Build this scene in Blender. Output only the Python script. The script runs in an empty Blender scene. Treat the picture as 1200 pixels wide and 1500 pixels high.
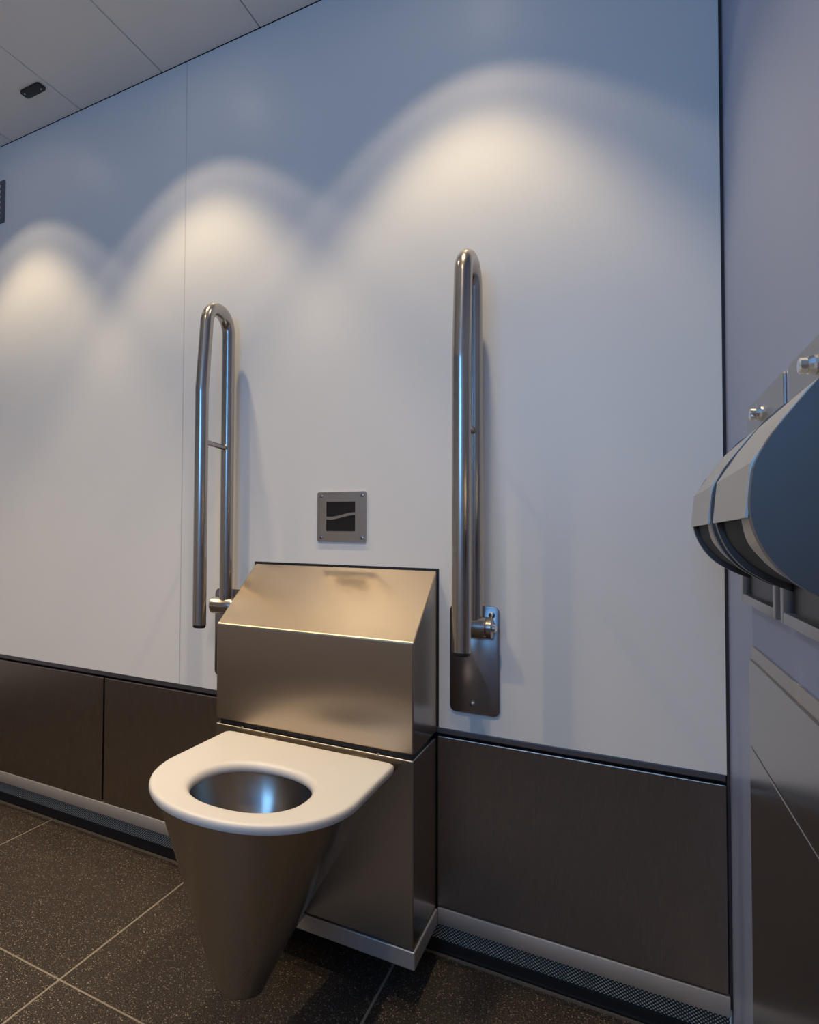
import bpy, bmesh, math, random
from mathutils import Vector, Matrix
random.seed(4)
PI = math.pi

# ---------------------------------------------------------------- camera
sc = bpy.context.scene
cd = bpy.data.cameras.new('camera'); cam = bpy.data.objects.new('camera', cd)
sc.collection.objects.link(cam); sc.camera = cam
ya, pi_, ro = math.radians(34.5288), math.radians(1.7173), math.radians(.7678)
fwd = Vector((-math.sin(ya)*math.cos(pi_), math.cos(ya)*math.cos(pi_), math.sin(pi_)))
r0 = Vector((math.cos(ya), math.sin(ya), 0)); u0 = r0.cross(fwd)
rr = r0*math.cos(ro)+u0*math.sin(ro); uu = -r0*math.sin(ro)+u0*math.cos(ro)
m = Matrix((rr, uu, -fwd)).transposed().to_4x4()
m.translation = Vector((0, -1.526, .90))
cam.matrix_world = m
cd.sensor_width = 36; cd.sensor_height = 36; cd.sensor_fit = 'AUTO'
cd.lens = 980.1*36/1500
cd.shift_x = 360/1500           # the photograph is the right-hand crop of a wider frame
cd.clip_start = .02

# ---------------------------------------------------------------- world, exposure
w = bpy.data.worlds.new('world'); sc.world = w; w.use_nodes = True
w.node_tree.nodes['Background'].inputs[0].default_value = (.55, .68, .9, 1)
w.node_tree.nodes['Background'].inputs[1].default_value = .6
sc.view_settings.view_transform = 'Standard'; sc.view_settings.look = 'None'
sc.view_settings.gamma = 1; sc.view_settings.use_curve_mapping = False
sc.view_settings.exposure = 0.0

LAMP_X = (-1.575, -.925, -.27)
LAMP_Y = -.272
CEIL = 2.207
WARM = (1, .80, .58)

def spot(x, y, power, size_deg, blend, col=WARM, rad=.022):
    l = bpy.data.lights.new('downlight_beam', 'SPOT'); l.energy = power; l.color = col
    l.spot_size = math.radians(size_deg); l.spot_blend = blend; l.shadow_soft_size = rad
    o = bpy.data.objects.new('downlight_beam', l); sc.collection.objects.link(o)
    o.location = (x, y, CEIL-.012)
    return o
for x in LAMP_X:
    spot(x, LAMP_Y, 4.2, 86.5, .12, (1, .80, .55))
    spot(x, LAMP_Y, 22, 74, .45, (1, .77, .45))
ROW2 = [(x, -.98) for x in LAMP_X]+[(-2.23, -.98)]
for x, y in ROW2:
    spot(x, y, 34 if x < -1 else 30, 104, .75, (1, .75, .44))
FILL_ROW = [(x, -2.25) for x in (-2.5, -1.5, -.5)]  # unseen extra row, added to throw warm fill on the front wall
for x, y in FILL_ROW:
    spot(x, y, 24, 116, .75, (1, .76, .48))

def area(name, loc, rot, sx, sy, power, col):
    l = bpy.data.lights.new(name, 'AREA'); l.shape = 'RECTANGLE'; l.size = sx; l.size_y = sy
    l.energy = power; l.color = col
    o = bpy.data.objects.new(name, l); sc.collection.objects.link(o)
    o.location = loc; o.rotation_euler = rot
    return o
# blue fill light at an added, unseen window in the wall behind the camera
area('blue_fill_light', (-.38, -2.985, 1.60), (math.radians(90), 0, 0), .80, .80, 14.5, (.17, .50, 1))

# ---------------------------------------------------------------- materials
def mat(name, col, rough=.5, metal=0., spec=.5, bump=None, coat=None, emit=None, brushed=None, var=0., aniso=0.):
    """bump=(scale,strength); brushed=(axis stretch vector,strength)"""
    M = bpy.data.materials.new(name); M.use_nodes = True
    nt = M.node_tree; N = nt.nodes; Lk = nt.links; b = N['Principled BSDF']
    b.inputs['Base Color'].default_value = (*col, 1); b.inputs['Roughness'].default_value = rough
    b.inputs['Metallic'].default_value = metal; b.inputs['Specular IOR Level'].default_value = spec
    tc = N.new('ShaderNodeTexCoord')
    if coat: b.inputs['Coat Weight'].default_value = coat[0]; b.inputs['Coat Roughness'].default_value = coat[1]
    if emit:
        b.inputs['Emission Color'].default_value = (*emit[0], 1); b.inputs['Emission Strength'].default_value = emit[1]
    if aniso:
        b.inputs['Anisotropic'].default_value = abs(aniso)
        if aniso > 0:      # flat sheets: vertical grain spreads reflections sideways
            tg = N.new('ShaderNodeCombineXYZ'); tg.inputs[0].default_value = 1; tg.inputs[1].default_value = .3
        else:              # turned surfaces: grain runs round the axis
            tg = N.new('ShaderNodeTangent'); tg.direction_type = 'RADIAL'; tg.axis = 'Z'
            b.inputs['Anisotropic Rotation'].default_value = .25
        Lk.new(tg.outputs[0], b.inputs['Tangent'])
    if bump:
        n = N.new('ShaderNodeTexNoise'); n.inputs['Scale'].default_value = bump[0]; n.inputs['Detail'].default_value = 3
        Lk.new(tc.outputs['Object'], n.inputs['Vector'])
        bp = N.new('ShaderNodeBump'); bp.inputs['Strength'].default_value = bump[1]; bp.inputs['Distance'].default_value = .001
        Lk.new(n.outputs['Fac'], bp.inputs['Height']); Lk.new(bp.outputs[0], b.inputs['Normal'])
    if brushed:
        mp = N.new('ShaderNodeMapping'); mp.inputs['Scale'].default_value = brushed[0]
        Lk.new(tc.outputs['Object'], mp.inputs['Vector'])
        n = N.new('ShaderNodeTexNoise'); n.inputs['Scale'].default_value = 1; n.inputs['Detail'].default_value = 4
        Lk.new(mp.outputs[0], n.inputs['Vector'])
        rp = N.new('ShaderNodeMapRange'); rp.inputs['To Min'].default_value = rough-brushed[1]; rp.inputs['To Max'].default_value = rough+brushed[1]
        Lk.new(n.outputs['Fac'], rp.inputs['Value']); Lk.new(rp.outputs[0], b.inputs['Roughness'])
    if var:
        n2 = N.new('ShaderNodeTexNoise'); n2.inputs['Scale'].default_value = 6; n2.inputs['Detail'].default_value = 5
        Lk.new(tc.outputs['Object'], n2.inputs['Vector'])
        mx = N.new('ShaderNodeMix'); mx.data_type = 'RGBA'
        mx.inputs['A'].default_value = (*[c*(1-var) for c in col], 1); mx.inputs['B'].default_value = (*[min(1, c*(1+var)) for c in col], 1)
        Lk.new(n2.outputs['Fac'], mx.inputs['Factor']); Lk.new(mx.outputs['Result'], b.inputs['Base Color'])
    return M

M_white = mat('white_laminate', (.78, .78, .78), .36, spec=.45, bump=(420, .12), var=.02)
M_ceil = mat('ceiling_panel_grey', (.90, .87, .82), .55, bump=(500, .1), var=.02)
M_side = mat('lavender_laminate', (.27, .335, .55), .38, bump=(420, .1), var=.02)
M_back = mat('dark_backing', (.03, .03, .035), .7)
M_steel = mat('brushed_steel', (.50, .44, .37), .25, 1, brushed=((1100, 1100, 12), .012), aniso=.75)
M_bowl = mat('spun_steel', (.44, .40, .36), .27, 1, aniso=-.6)
M_steelh = mat('brushed_steel_cover', (.50, .42, .335), .29, 1, brushed=((1100, 1100, 12), .012), aniso=.75)
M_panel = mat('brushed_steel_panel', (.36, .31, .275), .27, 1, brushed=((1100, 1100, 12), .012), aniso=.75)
M_band = mat('steel_kick_band', (.55, .52, .50), .42, .7, brushed=((4, 4, 260), .012), var=.08)
M_tube = mat('steel_tube', (.46, .42, .38), .24, 1, brushed=((1100, 1100, 12), .012))
M_plate = mat('steel_mounting_plate', (.36, .33, .32), .24, 1, brushed=((200, 200, 200), .012), var=.1)
M_disp = mat('dispenser_steel', (.125, .11, .105), .42, 1, brushed=((12, 1100, 1100), .012))
M_dplate = mat('dispenser_back_plate', (.42, .41, .41), .36, 1, brushed=((1100, 1100, 12), .012))
M_chrome = mat('chrome_lock', (.8, .8, .8), .08, 1)
M_black = mat('black_plastic', (.012, .012, .014), .4)
M_glass = mat('sensor_window_black', (.008, .008, .010), .12)
M_seat = mat('white_seat_plastic', (.66, .64, .625), .34, spec=.5)
M_liner = mat('beige_liner', (.55, .50, .44), .45, .3)
M_trim = mat('grey_trim_strip', (.22, .21, .24), .3, .9)
M_gap = mat('corner_gasket', (.05, .035, .035), .6)
M_joint = mat('pale_joint', (.60, .60, .59), .4)
M_grout = mat('sand_grout', (.25, .215, .175), .8, bump=(300, .3), var=.12)
M_line = mat('floor_edge_strip', (.42, .36, .30), .4, .8)
M_vent = mat('vent_grey', (.16, .17, .21), .45, .6)
M_lens = mat('downlight_lens', (.9, .9, .9), .4, emit=((1, .85, .66), 22))
M_frost = mat('fill_pane_frosted', (.7, .75, .8), .6)

def floor_mat():
    M = bpy.data.materials.new('speckled_floor_tile'); M.use_nodes = True
    nt = M.node_tree; N = nt.nodes; L = nt.links; b = N['Principled BSDF']
    tc = N.new('ShaderNodeNewGeometry')
    n = N.new('ShaderNodeTexNoise'); n.inputs['Scale'].default_value = 400; n.inputs['Detail'].default_value = 3; n.inputs['Roughness'].default_value = .65
    L.new(tc.outputs['Position'], n.inputs['Vector'])
    cr = N.new('ShaderNodeValToRGB'); e = cr.color_ramp
    e.elements[0].position = .42; e.elements[0].color = (.010, .008, .007, 1)
    e.elements[1].position = .60; e.elements[1].color = (.070, .056, .047, 1)
    x = e.elements.new(.68); x.color = (.19, .155, .12, 1)
    L.new(n.outputs['Fac'], cr.inputs['Fac'])
    v = N.new('ShaderNodeTexVoronoi'); v.inputs['Scale'].default_value = 520
    L.new(tc.outputs['Position'], v.inputs['Vector'])
    cr2 = N.new('ShaderNodeValToRGB'); e2 = cr2.color_ramp
    e2.elements[0].position = .93; e2.elements[0].color = (0, 0, 0, 1); e2.elements[1].position = .99; e2.elements[1].color = (1, 1, 1, 1)
    sp = N.new('ShaderNodeSeparateColor'); L.new(v.outputs['Color'], sp.inputs[0]); L.new(sp.outputs[0], cr2.inputs['Fac'])
    mx = N.new('ShaderNodeMix'); mx.data_type = 'RGBA'; mx.inputs['B'].default_value = (.34, .28, .22, 1)
    L.new(cr2.outputs[0], mx.inputs['Factor']); L.new(cr.outputs[0], mx.inputs['A']); L.new(mx.outputs['Result'], b.inputs['Base Color'])
    b.inputs['Roughness'].default_value = .5; b.inputs['Specular IOR Level'].default_value = .3
    bp = N.new('ShaderNodeBump'); bp.inputs['Strength'].default_value = .5; bp.inputs['Distance'].default_value = .0012
    L.new(n.outputs['Fac'], bp.inputs['Height']); L.new(bp.outputs[0], b.inputs['Normal'])
    return M
M_tile = floor_mat()

def perf_mat():
    """staggered small punched holes"""
    M = bpy.data.materials.new('perforated_steel'); M.use_nodes = True
    nt = M.node_tree; N = nt.nodes; L = nt.links; b = N['Principled BSDF']
    tc = N.new('ShaderNodeNewGeometry'); sp = N.new('ShaderNodeSeparateXYZ'); L.new(tc.outputs['Position'], sp.inputs[0])
    P = .0066
    def math_(op, a, b_=None):
        q = N.new('ShaderNodeMath'); q.operation = op
        for i, v in enumerate((a, b_)):
            if v is None: continue
            if isinstance(v, (int, float)): q.inputs[i].default_value = v
            else: L.new(v, q.inputs[i])
        return q.outputs[0]
    def grid(off):
        fx = math_('SUBTRACT', math_('FRACT', math_('ADD', math_('DIVIDE', sp.outputs[0], P), 100+off)), .5)
        fz = math_('SUBTRACT', math_('FRACT', math_('ADD', math_('DIVIDE', sp.outputs[2], P), 100+off)), .5)
        return math_('SQRT', math_('ADD', math_('MULTIPLY', fx, fx), math_('MULTIPLY', fz, fz)))
    d = math_('MINIMUM', grid(0), grid(.5))
    f = math_('LESS_THAN', d, .22)
    mx = N.new('ShaderNodeMix'); mx.data_type = 'RGBA'; mx.inputs['A'].default_value = (.02, .02, .018, 1); mx.inputs['B'].default_value = (.62, .61, .54, 1)
    L.new(f, mx.inputs['Factor']); L.new(mx.outputs['Result'], b.inputs['Base Color'])
    b.inputs['Roughness'].default_value = .5; return M
M_perf = perf_mat()

# ---------------------------------------------------------------- helpers
C = sc.collection
def finish(bm, name, m, parent=None, smooth=35, wn=False):
    bmesh.ops.recalc_face_normals(bm, faces=bm.faces)
    a = math.radians(smooth)
    for f in bm.faces: f.smooth = True
    for e in bm.edges:
        if len(e.link_faces) == 2 and e.calc_face_angle(0) > a: e.smooth = False
    me = bpy.data.meshes.new(name); bm.to_mesh(me); bm.free(); me.materials.append(m)
    o = bpy.data.objects.new(name, me); C.objects.link(o)
    if wn:
        md = o.modifiers.new('weighted_normals', 'WEIGHTED_NORMAL'); md.keep_sharp = True; md.weight = 100
    if parent: o.parent = parent; o.matrix_parent_inverse = Matrix.Translation(-parent.location) if parent.type == 'EMPTY' else Matrix()
    return o
def add_box(bm, x0, x1, y0, y1, z0, z1, bev=0, seg=2):
    v = [bm.verts.new((x, y, z)) for x in (x0, x1) for y in (y0, y1) for z in (z0, z1)]
    fs = [(0, 1, 3, 2), (4, 6, 7, 5), (0, 4, 5, 1), (2, 3, 7, 6), (0, 2, 6, 4), (1, 5, 7, 3)]
    F = [bm.faces.new([v[i] for i in f]) for f in fs]
    if bev:
        ed = {e for f in F for e in f.edges}
        bmesh.ops.bevel(bm, geom=list(ed), offset=bev, segments=seg, profile=.5, affect='EDGES')
def box(name, m, x0, x1, y0, y1, z0, z1, bev=0, parent=None, seg=2):
    bm = bmesh.new(); add_box(bm, x0, x1, y0, y1, z0, z1, bev, seg)
    return finish(bm, name, m, parent, 40, bev > 0)
def extrude_poly(bm, pts, vec, bev=0, seg=2, bevel_caps=True):
    """pts: list of 3D points (planar), extruded along vec"""
    vec = Vector(vec)
    a = [bm.verts.new(p) for p in pts]; b = [bm.verts.new(Vector(p)+vec) for p in pts]
    n = len(pts)
    F = [bm.faces.new(a[::-1]), bm.faces.new(b)]
    for i in range(n): F.append(bm.faces.new((a[i], a[(i+1) % n], b[(i+1) % n], b[i])))
    if bev:
        ed = {e for f in F[:2] for e in f.edges} if bevel_caps else set()
        if not bevel_caps or n < 12:
            ed |= {e for f in F for e in f.edges}
        bmesh.ops.bevel(bm, geom=list(ed), offset=bev, segments=seg, profile=.5, affect='EDGES')
def rrect(cx, cz, w_, h_, r, seg=5):
    out = []
    for (sx, sz, a0) in ((1, 1, 0), (-1, 1, 90), (-1, -1, 180), (1, -1, 270)):
        for k in range(seg+1):
            a = math.radians(a0+90*k/seg)
            out.append((cx+sx*(w_/2-r)+r*math.cos(a), cz+sz*(h_/2-r)+r*math.sin(a)))
    return out
def tube(bm, pts, r, seg=24, caps=True):
    rings = []; n = len(pts); P = [Vector(p) for p in pts]
    t0 = (P[1]-P[0]).normalized()
    ref = Vector((1, 0, 0)) if abs(t0.x) < .9 else Vector((0, 1, 0))
    for i, p in enumerate(P):
        t = (P[min(i+1, n-1)]-P[max(i-1, 0)]).normalized()
        a = (ref-t*ref.dot(t)).normalized(); b = t.cross(a)
        rad = r[i] if isinstance(r, (list, tuple)) else r
        rings.append([bm.verts.new(p+a*rad*math.cos(2*PI*k/seg)+b*rad*math.sin(2*PI*k/seg)) for k in range(seg)])
    for i in range(n-1):
        for k in range(seg):
            bm.faces.new((rings[i][k], rings[i][(k+1) % seg], rings[i+1][(k+1) % seg], rings[i+1][k]))
    if caps: bm.faces.new(rings[0][::-1]); bm.faces.new(rings[-1])
def fillet(pts, radii, seg=10):
    out = [Vector(pts[0])]
    for i in range(1, len(pts)-1):
        p, a, b = Vector(pts[i]), Vector(pts[i-1]), Vector(pts[i+1]); r = radii[i]
        u, v = (a-p).normalized(), (b-p).normalized(); ang = u.angle(v)
        d = r/math.tan(ang/2); c = p+(u+v).normalized()*(r/math.sin(ang/2))
        s, e = p+u*d-c, p+v*d-c; tot = s.angle(e)
        for k in range(seg+1):
            t = k/seg
            out.append(c+(s*math.sin((1-t)*tot)+e*math.sin(t*tot))/math.sin(tot))
    out.append(Vector(pts[-1])); return out
def thing(name, label, cat, loc, group=None):
    o = bpy.data.objects.new(name, None); C.objects.link(o); o.location = loc; o.empty_display_size = .05
    o['label'] = label; o['category'] = cat
    if group: o['group'] = group
    bpy.context.view_layer.update()
    return o
def struct(o): o['kind'] = 'structure'; return o

# ---------------------------------------------------------------- the room shell
XL, YF, XR = -3.1, -3.0, .150
wb = struct(box('wall_back', M_back, XL-.1, XR+.1, .014, .12, .089, CEIL+.1))
def wp(x0, x1): box('wall_panel', M_white, x0, x1, 0, .013, .4905, CEIL-.0012, .0008, wb)
SEAM = -.991
wp(SEAM+.0012, .1452); wp(SEAM-1.136, SEAM-.0012); wp(XL, SEAM-1.1385)
for x in (SEAM, SEAM-1.13725): box('joint_strip', M_joint, x-.0013, x+.0013, .0012, .0135, .4905, CEIL-.0015, 0, wb)
# steel dado
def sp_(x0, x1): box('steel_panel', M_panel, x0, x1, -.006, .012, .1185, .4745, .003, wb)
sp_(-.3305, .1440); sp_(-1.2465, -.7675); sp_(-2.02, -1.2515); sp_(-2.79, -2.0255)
t1 = struct(box('trim_1', M_trim, XL, .1435, .001, .013, .479, .4895, .0008))
# kick band and perforated kickplate
bb = bmesh.new()
for (a, b) in ((XL, -.7685), (-.3295, .146)):
    add_box(bb, a, b, -.007, .0125, .0815, .116, .002)
base = struct(finish(bb, 'baseboard_back', M_band))
box('kickplate', M_perf, XL, .148, .034, .038, .029, .0885, 0, base)
box('kickplate_foot', M_black, XL, .148, .030, .040, .001, .029, .001, base)
box('floor_strip', M_line, XL, .148, .0235, .0265, .0, .0035, 0, base)

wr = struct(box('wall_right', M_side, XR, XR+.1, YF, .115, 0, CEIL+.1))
struct(box('trim_2', M_gap, .1454, .1498, .004, .0135, .0895, CEIL-.003))
struct(box('wall_left', M_white, XL-.1, XL, YF, .013, 0, CEIL+.1))
wf = bmesh.new()
add_box(wf, XL-.1, -.82, YF-.1, YF, 0, CEIL+.1); add_box(wf, .06, XR+.1, YF-.1, YF, 0, CEIL+.1)
add_box(wf, -.82, .06, YF-.1, YF, 0, 1.16); add_box(wf, -.82, .06, YF-.1, YF, 2.04, CEIL+.1)
struct(finish(wf, 'wall_front', M_white))
wn = bmesh.new()
for a in ((-.82, -.78, 1.16, 2.04), (.02, .06, 1.16, 2.04), (-.78, .02, 1.16, 1.20), (-.78, .02, 2.0, 2.04)):
    add_box(wn, a[0], a[1], YF-.06, YF-.01, a[2], a[3], .003)
wi = struct(finish(wn, 'added_fill_window', M_trim)); box('fill_window_pane', M_frost, -.78, .02, YF-.04, YF-.03, 1.20, 2.0, 0, wi)  # frame and pane added out of view to carry the blue fill

# floor: tiles laid on a bed of grout
fl = struct(box('floor', M_grout, XL-.1, XR+.1, YF-.1, .115, -.06, -.0012))
T = .536; GX = -.940; GY = -.508; g = .0024
for i in range(-5, 3):
    for j in range(-5, 1):
        x0, x1 = GX+(i)*T+g, GX+(i+1)*T-g; y0, y1 = GY+j*T+g, GY+(j+1)*T-g
        x0, x1, y0, y1 = max(x0, XL), min(x1, XR), max(y0, YF), min(y1, .022)
        if x1-x0 > .02 and y1-y0 > .02: box('tile', M_tile, x0, x1, y0, y1, -.012, 0, .0010, fl, 1)
# ceiling: long strips running from the wall
ce = struct(box('ceiling', M_back, XL-.1, XR+.1, YF-.1, .115, CEIL+.012, CEIL+.08))
P0 = -1.0752; PW = .3072
for i in range(-7, 5):
    x0, x1 = P0+i*PW+.0014, P0+(i+1)*PW-.0014
    x0, x1 = max(x0, XL), min(x1, XR)
    if x1-x0 > .02: box('ceiling_panel', M_ceil, x0, x1, YF, -.0012, CEIL, CEIL+.011, .0012, ce)
for x, y in [(x, LAMP_Y) for x in LAMP_X]+ROW2+FILL_ROW:  # fixtures of the last row are additions for its warm fill
    bm = bmesh.new()
    ro_, ri_, n = .033, .026, 32
    prof = [(ro_, CEIL+.0), (ro_, CEIL-.003), (ri_, CEIL-.004), (ri_, CEIL+.0)]
    R = [[bm.verts.new((x+r_*math.cos(2*PI*k/n), y+r_*math.sin(2*PI*k/n), z)) for k in range(n)] for r_, z in prof]
    for a in range(4):
        for k in range(n): bm.faces.new((R[a][k], R[a][(k+1) % n], R[(a+1) % 4][(k+1) % n], R[(a+1) % 4][k]))
    dl = finish(bm, 'downlight', M_trim, ce)
    bm = bmesh.new(); bmesh.ops.create_cone(bm, cap_ends=True, segments=32, radius1=.0255, radius2=.0255, depth=.002, matrix=Matrix.Translation((x, y, CEIL-.0015)))
    finish(bm, 'lens', M_lens, dl)

# ---------------------------------------------------------------- cistern housing
BX0, BX1, BY = -.7655, -.3325, -.1935
cs = thing('cistern_housing', 'brushed steel cistern box with sloping lid top on back wall behind the toilet', 'cistern', (-.549, 0, 0))
bm = bmesh.new()
extrude_poly(bm, [(BX0, -.001, .4805), (BX0, BY, .4805), (BX0, BY, .694), (BX0, -.001, .825)], (BX1-BX0, 0, 0), .0035, 3)
finish(bm, 'cover', M_steelh, cs, 50, True)
box('rear_flange', M_black, BX0-.003, BX1+.004, -.0012, .0, .4915, .829, 0, cs)
bm = bmesh.new(); add_box(bm, BX0, BX1, BY, -.0065, .116, .4705, .0030, 3)
finish(bm, 'lower_casing', M_steel, cs, 50, True)
box('shadow_gap', M_black, BX0+.008, BX1-.008, BY+.008, -.008, .470, .481, 0, cs)
bm = bmesh.new(); add_box(bm, BX0-.003, BX1+.003, BY-.0005, -.0072, .0785, .1135, .003, 3)
finish(bm, 'base_band', M_band, cs, 50, True)
for x in (-.70, -.40):
    bm = bmesh.new(); tube(bm, [(x, BY+.004, .469), (x, BY+.004, .473)], .004, 12); finish(bm, 'screw', M_steel, cs)

# ---------------------------------------------------------------- toilet
CX = -.541
to = thing('toilet', 'steel cone-shaped toilet bowl with a white open seat in front of the cistern box', 'toilet', (CX, -.42, .12))
def ring(bm, cx, yc, rx, ry, yr, wr_, z, na=44, ns=8, nr=8):
    """D-shaped section: half ellipse at the front, sides closing to a rear edge at y=yr of half width wr_"""
    pts = []
    # tangent angle so the side leaves the ellipse smoothly
    phi = 0.
    if yr is not None:
        best = 1e9
        for k in range(0, 90):
            a = math.radians(k)
            px, py = rx*math.cos(a), yc+ry*math.sin(a)
            tx, ty = -rx*math.sin(a), ry*math.cos(a)
            e = abs((wr_-px)*ty-(yr-py)*tx)/math.hypot(wr_-px, yr-py)/math.hypot(tx, ty)
            if py < yr and e < best: best, phi = e, a
    for k in range(na+1):
        a = phi-(PI+2*phi)*k/na
        pts.append((cx+rx*math.cos(a), yc+ry*math.sin(a)))
    l = pts[-1]; s = pts[0]
    for k in range(1, ns+1):
        t = k/ns; pts.append((l[0]+(cx-wr_-l[0])*t, l[1]+(yr-l[1])*t))
    for k in range(1, nr): t = k/nr; pts.append((cx-wr_+2*wr_*t, yr))
    for k in range(0, ns):
        t = k/ns; pts.append((cx+wr_+(s[0]-cx-wr_)*t, yr+(s[1]-yr)*t))
    return [bm.verts.new((p[0], p[1], z)) for p in pts]
def resampled(poly, cx, cy, n):
    """points of a star-shaped outline at n even angles round (cx, cy)"""
    out = []
    for k in range(n):
        a = 2*PI*k/n; dx, dy = math.cos(a), math.sin(a); best = None
        for i in range(len(poly)):
            p, q = poly[i], poly[(i+1) % len(poly)]
            ex, ey = q[0]-p[0], q[1]-p[1]; den = dx*ey-dy*ex
            if abs(den) < 1e-12: continue
            t = ((p[0]-cx)*ey-(p[1]-cy)*ex)/den; u = ((p[0]-cx)*dy-(p[1]-cy)*dx)/den
            if t > 0 and -1e-6 <= u <= 1+1e-6 and (best is None or t > best): best = t
        out.append((cx+dx*best, cy+dy*best))
    return out
bm = bmesh.new()
ZT, ZB = .4475, .135
rings = []
NZ = 22
YR = BY-.0008
for i in range(NZ+1):
    t = i/NZ; z = ZT+(ZB-ZT)*t
    cx = CX-.010*t; rx = .173+(.046-.173)*t; yc = -.432+(-.478+.432)*t; ry = .197+(.046-.197)*t
    wr_ = max(.004, .172*(1-t)**1.0+.004)
    rings.append(ring(bm, cx, yc, rx, ry, YR, wr_, z))
# rounded underside
for k in range(1, 6):
    a = k/5*PI/2; f = math.cos(a)*.97+.03 if k < 5 else .05
    zz = ZB-.022*math.sin(a)
    rings.append(ring(bm, CX-.010, -.478, .046*f, .046*f, YR if k < 1 else YR, .004, zz))
n = len(rings[0])
for a, b in zip(rings[:-1], rings[1:]):
    for k in range(n): bm.faces.new((a[k], a[(k+1) % n], b[(k+1) % n], b[k]))
bm.faces.new(rings[-1])
# inner bowl, reached through the hole of the seat
def ell(cx, cy, rx, ry, z, n=72, p=2.):
    out = []
    for k in range(n):
        a = 2*PI*k/n; c, s = math.cos(a), math.sin(a)
        out.append((cx+rx*math.copysign(abs(c)**(2/p), c), cy+ry*math.copysign(abs(s)**(2/p), s), z))
    return out
inn = []
for (z, rx, ry, cy) in ((.4475, .128, .138, -.468), (.440, .130, .141, -.468), (.436, .141, .150, -.465), (.425, .139, .150, -.465),
                        (.38, .118, .130, -.46), (.33, .098, .105, -.462), (.28, .076, .082, -.465), (.235, .055, .058, -.47), (.215, .035, .038, -.47), (.21, .01, .01, -.47)):
    inn.append([bm.verts.new(p) for p in ell(CX, cy, rx, ry, z, n)])
inn = [r_ if True else r_ for r_ in inn]
for a, b in zip(inn[:-1], inn[1:]):
    for k in range(n): bm.faces.new((a[k], a[(k+1) % n], b[(k+1) % n], b[k]))
bm.faces.new(inn[-1])
# top annulus joins the two
o0 = resampled([v.co.copy() for v in rings[0]], CX, -.468, n)
mid = [bm.verts.new((p[0], p[1], ZT+.0001)) for p in o0]
for k in range(n): bm.faces.new((mid[k], mid[(k+1) % n], inn[0][(k+1) % n], inn[0][k]))
finish(bm, 'bowl', M_bowl, to, 40)

# seat
def seat_outline(d, n=96):
    hw = .1825-d; yb = -.2135-d; yc = -.425; b = .213-d
    pts = []
    cr = .012
    for k in range(61):
        a = PI*k/60
        c, s = math.cos(a), math.sin(a)
        q = 2/2.15
        pts.append((CX-.001+hw*math.copysign(abs(c)**q, c), yc-b*abs(s)**q))
    for k in range(1, 13): pts.append((CX-.001-hw, yc+(yb-cr-yc)*k/12))
    for k in range(1, 6): a = PI/2*k/5; pts.append((CX-.001-hw+cr-cr*math.cos(a), yb-cr+cr*math.sin(a)))
    for k in range(1, 12): pts.append((CX-.001-hw+cr+(2*hw-2*cr)*k/12, yb))
    for k in range(0, 5): a = PI/2*k/5; pts.append((CX-.001+hw-cr+cr*math.sin(a), yb-cr+cr*math.cos(a)))
    for k in range(0, 12): pts.append((CX-.001+hw, yb-cr+(yc-yb+cr)*k/12))
    return pts
bm = bmesh.new()
zt, zb = .467, .4492
prof_o = [(.006, zb), (.0015, zb+.002), (0, zb+.006), (0, zt-.007), (.0012, zt-.0035), (.0035, zt-.0012), (.008, zt)]
NO = 192
O_ = [[bm.verts.new((x, y, z)) for x, y in resampled(seat_outline(d), -.5335, -.4745, NO)] for d, z in prof_o]
for a, b in zip(O_[:-1], O_[1:]):
    for k in range(NO): bm.faces.new((a[k], a[(k+1) % NO], b[(k+1) % NO], b[k]))
prof_i = [(.014, zt), (.008, zt-.001), (.004, zt-.0035), (.0010, zt-.008), (0, zb+.004), (.002, zb)]
I_ = [[bm.verts.new(p) for p in ell(-.5335, -.4745, .0990+d, .1085+d, z, NO, 2.25)] for d, z in prof_i]
for a, b in zip(I_[:-1], I_[1:]):
    for k in range(NO): bm.faces.new((a[k], a[(k+1) % NO], b[(k+1) % NO], b[k]))
for a, b in ((O_[-1], I_[0]), (I_[-1], O_[0])):
    for k in range(NO): bm.faces.new((a[k], a[(k+1) % NO], b[(k+1) % NO], b[k]))
finish(bm, 'seat', M_seat, to, 40, True)
for x in (-.64, -.44):      # hinge blocks between the seat and the casing
    box('seat_hinge', M_steel, x-.018, x+.018, -.222, -.1943, .4478, .4575, .002, to)

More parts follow.
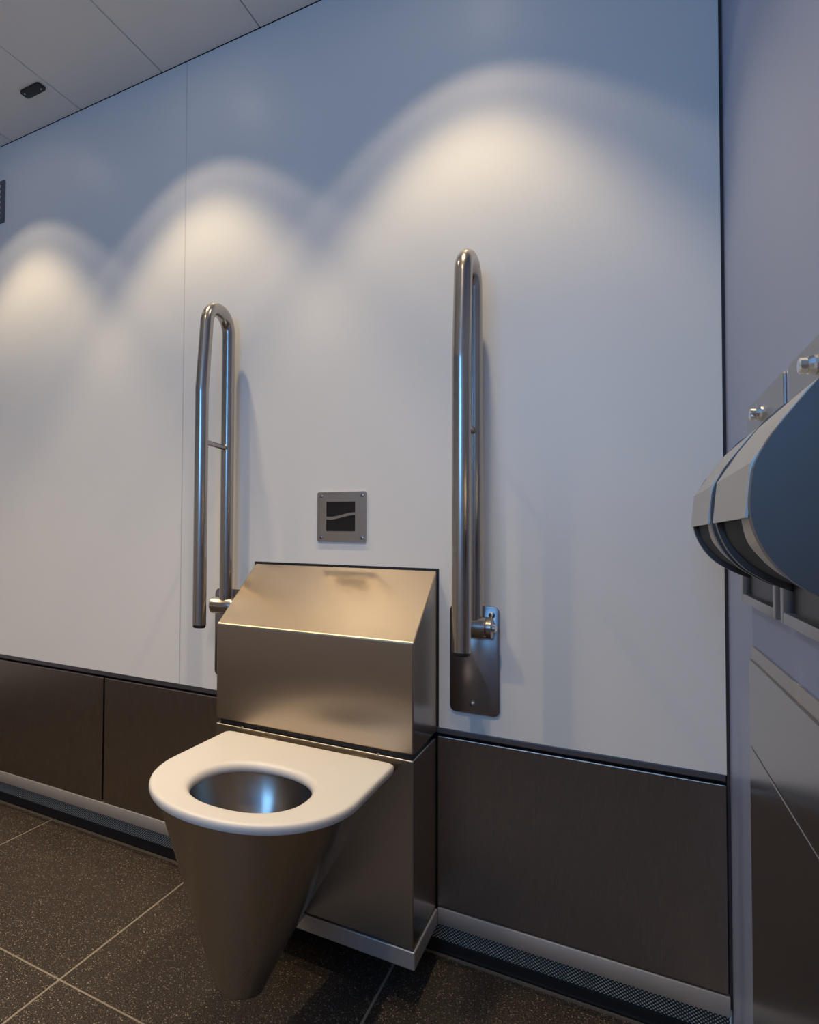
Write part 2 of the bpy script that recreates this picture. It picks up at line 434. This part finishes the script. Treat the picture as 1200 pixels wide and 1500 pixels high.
# ---------------------------------------------------------------- grab rails
RC = .0163
def grab_rail(cx, label):
    t = thing('grab_rail', label, 'grab rail', (cx, 0, .755), 'folded-up grab rails beside the toilet')
    px0 = cx-.006
    bm = bmesh.new()
    extrude_poly(bm, [(x, 0, z) for x, z in rrect(px0, .6435, .095, .2245, .012)], (0, -.005, 0), .0012, 2)
    mp = finish(bm, 'mounting_plate', M_plate, t)
    for (x, z) in ((px0-.033, .738), (px0+.0335, .738), (px0-.003, .552)):
        bm = bmesh.new(); tube(bm, [(x, -.0045, z), (x, -.0075, z), (x, -.009, z), (x, -.0095, z)], [.0062, .0062, .0045, .002], 16)
        finish(bm, 'screw', M_tube, mp)
    # bracket and hinge barrel
    box('bracket', M_plate, cx-.022, cx+.030, -.040, -.0052, .699, .734, .002, t)
    bm = bmesh.new(); tube(bm, [(cx-.0375, -.046, .7165), (cx-.036, -.046, .7165), (cx+.022, -.046, .7165), (cx+.0235, -.046, .7165)], [.0195, .0208, .0208, .0200], 32)
    finish(bm, 'hinge_barrel', M_tube, t)
    bm = bmesh.new(); tube(bm, [(cx+.0245, -.046, .7165), (cx+.0335, -.046, .7165), (cx+.0355, -.046, .7165)], [.0208, .0208, .0185], 32)
    hc = finish(bm, 'hinge_cap', M_tube, t)
    bm = bmesh.new(); tube(bm, [(cx+.035, -.046, .7165), (cx+.040, -.046, .7165), (cx+.0425, -.046, .7165)], [.009, .008, .004], 20)
    finish(bm, 'bolt', M_chrome, hc)
    # the bent tube
    pts = [(cx, -.172, .683), (cx, -.172, 1.240), (cx, -.1480, 1.4505), (cx, -.045, 1.4505), (cx, -.045, .722)]
    path = fillet(pts, [0, .10, .0485, .0485, 0], 12)
    # denser straight runs are not needed
    bm = bmesh.new(); tube(bm, path, RC, 32); finish(bm, 'rail', M_tube, t, 50)
    bm = bmesh.new(); tube(bm, [(cx, -.172, .676), (cx, -.172, .6785), (cx, -.172, .6832)], [.0135, .0155, .0155], 32); finish(bm, 'end_cap', M_black, t)
    bm = bmesh.new(); tube(bm, [(cx, -.165, 1.117), (cx, -.062, 1.114), (cx, -.060, 1.114), (cx, -.052, 1.114)], [.0062, .0062, .0085, .0085], 20)
    finish(bm, 'brace', M_tube, t)
grab_rail(-.826, 'folded-up steel grab rail on the white wall left of the cistern box')
grab_rail(-.252, 'folded-up steel grab rail on the white wall right of the cistern box')

# ---------------------------------------------------------------- flush plate
fx, fz, fs = -.5440, .9415, .117
fp = thing('flush_plate', 'square steel sensor flush plate with black window above the cistern box', 'flush plate', (fx, 0, fz))
bm = bmesh.new()
h = .0345; hx, hz = fx-.0015, fz+.0005
out = rrect(fx, fz, fs, fs, .004, 4)
def strip(bm, poly, y0, y1):
    extrude_poly(bm, [(x, y0, z) for x, z in poly], (0, y1-y0, 0))
# plate with a square cut-out, built as outer and inner loops bridged
def loopf(poly, y): return [bm.verts.new((x, y, z)) for x, z in poly]
inn_ = []
m_ = len(out)
for k in range(m_):
    x, z = out[k]; dx, dz = x-fx, z-fz; s = h/max(abs(dx), abs(dz)); inn_.append((hx+max(-h, min(h, dx*s if abs(abs(dx)-abs(dz)) > .006 else math.copysign(h, dx))), hz+max(-h, min(h, dz*s if abs(abs(dx)-abs(dz)) > .006 else math.copysign(h, dz)))))
A, B2, Ci, D = loopf(out, 0), loopf(out, -.004), loopf(inn_, -.004), loopf(inn_, 0)
for a, b in ((A, B2), (B2, Ci), (Ci, D), (D, A)):
    for k in range(m_):
        try: bm.faces.new((a[k], a[(k+1) % m_], b[(k+1) % m_], b[k]))
        except ValueError: pass
bmesh.ops.remove_doubles(bm, verts=bm.verts, dist=1e-5)
pl = finish(bm, 'plate', M_tube, fp)
box('sensor_window', M_glass, hx-h, hx+h, -.0012, -.0001, hz-h, hz+h, 0, fp)
bm = bmesh.new()
top, bot = [], []
for k in range(25):
    t = k/24; x = hx-h+2*h*t
    z = hz+(-.0040+.0095*(t-.22)**1.0*(1 if t > .22 else .35)) if False else hz-.0037+.0098*(.5-.5*math.cos(PI*max(0, (t-.15))/.85))-.0006*math.sin(PI*min(1, t/.3))
    top.append((x, -.0038, z+.0033)); bot.append((x, -.0038, z-.0030))
extrude_poly(bm, top+bot[::-1], (0, .0022, 0))
finish(bm, 'wave_bar', M_tube, fp)
for sx in (-1, 1):
    for sz in (-1, 1):
        x, z = fx+sx*.0490, fz+sz*.0490
        bm = bmesh.new(); tube(bm, [(x, -.0035, z), (x, -.0052, z), (x, -.0056, z)], [.0042, .0038, .002], 16); s_ = finish(bm, 'screw', M_plate, fp)
        bm = bmesh.new(); tube(bm, [(x, -.0054, z), (x, -.0058, z)], .0014, 6); finish(bm, 'socket', M_black, s_)

# ---------------------------------------------------------------- toilet paper dispensers on the right wall
PROF = [(.1495, 1.050), (.136, 1.040), (.121, 1.020), (.108, 1.001), (.0960, .982), (.0868, .961), (.0845, .945), (.0835, .930), (.0845, .916),
        (.088, .902), (.0955, .885), (.107, .8695), (.119, .8600), (.134, .851), (.1495, .845)]
def smooth_path(P, n=4):
    out = []
    for i in range(len(P)-1):
        p0, p1, p2, p3 = P[max(i-1, 0)], P[i], P[i+1], P[min(i+2, len(P)-1)]
        for k in range(n):
            t = k/n
            out.append(tuple(.5*((2*b)+(-a+c)*t+(2*a-5*b+4*c-d)*t*t+(-a+3*b-3*c+d)*t**3) for a, b, c, d in zip(p0, p1, p2, p3)))
    return out+[P[-1]]
PROF = smooth_path(PROF)
def dispenser(y0, y1, label):
    """y0 far edge, y1 near edge (towards the viewer)"""
    t = thing('paper_dispenser', label, 'dispenser', (XR, (y0+y1)/2, .81), 'toilet paper dispensers in a row on the right wall')
    # back plate with an opening in its foot
    bm = bmesh.new()
    extrude_poly(bm, [(XR, y, z) for y, z in rrect((y0+y1)/2, 1.025, y0-y1, .127, .004, 3)], (-.003, 0, 0), .0006, 1)
    finish(bm, 'back_plate', M_dplate, t)
    bm = bmesh.new()
    a, b = y1, y0
    add_box(bm, XR-.012, XR, a, a+.016, .812, .985, .001); add_box(bm, XR-.012, XR, b-.016, b, .812, .985, .001)
    add_box(bm, XR-.012, XR, a+.016, b-.016, .812, .824, .001)
    finish(bm, 'lower_frame', M_dplate, t)
    box('dark_slot', M_black, XR-.004, XR-.001, a+.016, b-.016, .824, .96, 0, t)
    # two cheeks
    def cheek(ya, yb):
        bm = bmesh.new(); extrude_poly(bm, [(x, ya, z) for x, z in PROF], (0, yb-ya, 0), .0055, 3)
        finish(bm, 'cheek', M_disp, t, 45, True)
    c0, c1 = y0-.004, y1+.002
    cheek(c0, c0-.014); cheek(c1+.016, c1)
    # upper shell between the cheeks, with a lip, from the wall to the tip
    n0, n1 = c0-.006, c1+.013
    bm = bmesh.new()
    S = [(.1485, 1.0505), (.121, 1.0215), (.104, .9960), (.0855, .9630), (.0815, .9180), (.0835, .9180), (.0875, .9620), (.106, .9945), (.123, 1.0190), (.1485, 1.0465)]
    extrude_poly(bm, [(x, n0, z) for x, z in S], (0, n1-n0, 0))
    finish(bm, 'cover', M_liner2, t, 20)
    # dark drum and pale liner seen below the lip
    lo = smooth_path([(.0885, .925), (.0925, .902), (.100, .888), (.111, .8745), (.1235, .8650), (.138, .857), (.1485, .853)])+[(.1485, .93)]
    bm = bmesh.new(); extrude_poly(bm, [(x, n0-.012, z) for x, z in lo], (0, (n1+.08)-(n0-.012), 0)); finish(bm, 'drum', M_black2, t, 60)
    lo2 = [(x-.0012, z-.0012) for x, z in lo[:-1]]+[(.1485, .93)]
    bm = bmesh.new(); extrude_poly(bm, [(x, n1+.080, z) for x, z in lo2], (0, -.078, 0)); finish(bm, 'liner', M_liner, t, 60)
    # key lock
    yl, zl = (y0+y1)/2+.005, 1.062
    bm = bmesh.new(); tube(bm, [(XR-.003, yl, zl), (XR-.006, yl, zl), (XR-.009, yl, zl), (XR-.0092, yl, zl), (XR-.0145, yl, zl), (XR-.0155, yl, zl)], [.0095, .0095, .0085, .0072, .0078, .0062], 12)
    finish(bm, 'lock', M_chrome, t, 25)
M_liner2 = mat('grey_cover', (.50, .49, .47), .38, .75, brushed=((1100, 12, 1100), .012))
M_black2 = mat('dark_drum', (.012, .012, .014), .6, spec=.15)
dispenser(-.262, -.527, 'farther of two grey steel toilet paper dispensers on right wall, nearer the corner')
dispenser(-.556, -.821, 'nearer of two grey steel toilet paper dispensers on right wall, cut by the frame')

# ---------------------------------------------------------------- waste bin recessed in the right wall
wbn = thing('waste_bin', 'tall brushed steel waste bin panel on right wall below the paper dispensers', 'bin', (XR, -.55, 0))
y0, y1 = -.276, -.860
box('frame', M_band, XR-.003, XR, y1, y0, .006, .7510, .0008, wbn)
M_bin = mat('bin_steel', (.42, .39, .36), .26, 1, brushed=((1100, 12, 1100), .012))
box('flap', M_bin, XR-.0065, XR-.003, y1+.010, y0-.003, .6150, .7330, .0014, wbn)
box('door', M_bin, XR-.0065, XR-.003, y1+.010, y0-.003, .016, .6120, .0014, wbn)

# ---------------------------------------------------------------- ceiling sensor and wall vent
se = thing('ceiling_sensor', 'small black rounded sensor plate on the ceiling near the wall', 'sensor', (-1.437, -.152, CEIL))
bm = bmesh.new()
extrude_poly(bm, [(x, y, CEIL) for x, y in rrect(-1.437, -.152, .078, .036, .007)], (0, 0, -.006), .0012, 2)
finish(bm, 'body', M_black, se)
for x, y in ((-1.465, -.158), (-1.409, -.146)):
    bm = bmesh.new(); tube(bm, [(x, y, CEIL-.0055), (x, y, CEIL-.0072)], [.0035, .0028], 12); finish(bm, 'screw', M_steel, se)

ve = thing('wall_vent', 'dark grey slotted vent plate high on back wall at the left edge', 'vent', (-1.80, 0, 2.01))
bm = bmesh.new(); extrude_poly(bm, [(x, 0, z) for x, z in rrect(-1.7925, 2.0115, .150, .145, .004)], (0, -.005, 0), .001, 1)
finish(bm, 'plate', M_vent, ve)
for r_ in range(7):
    for c in range(8):
        x, z = -1.7345-c*.0165, 2.068-r_*.0185
        bm = bmesh.new(); extrude_poly(bm, [(x, -.0052, z), (x-.011, -.0052, z), (x-.0055, -.0052, z-.011)], (0, -.0025, 0)); finish(bm, 'louvre', M_ceil, ve)
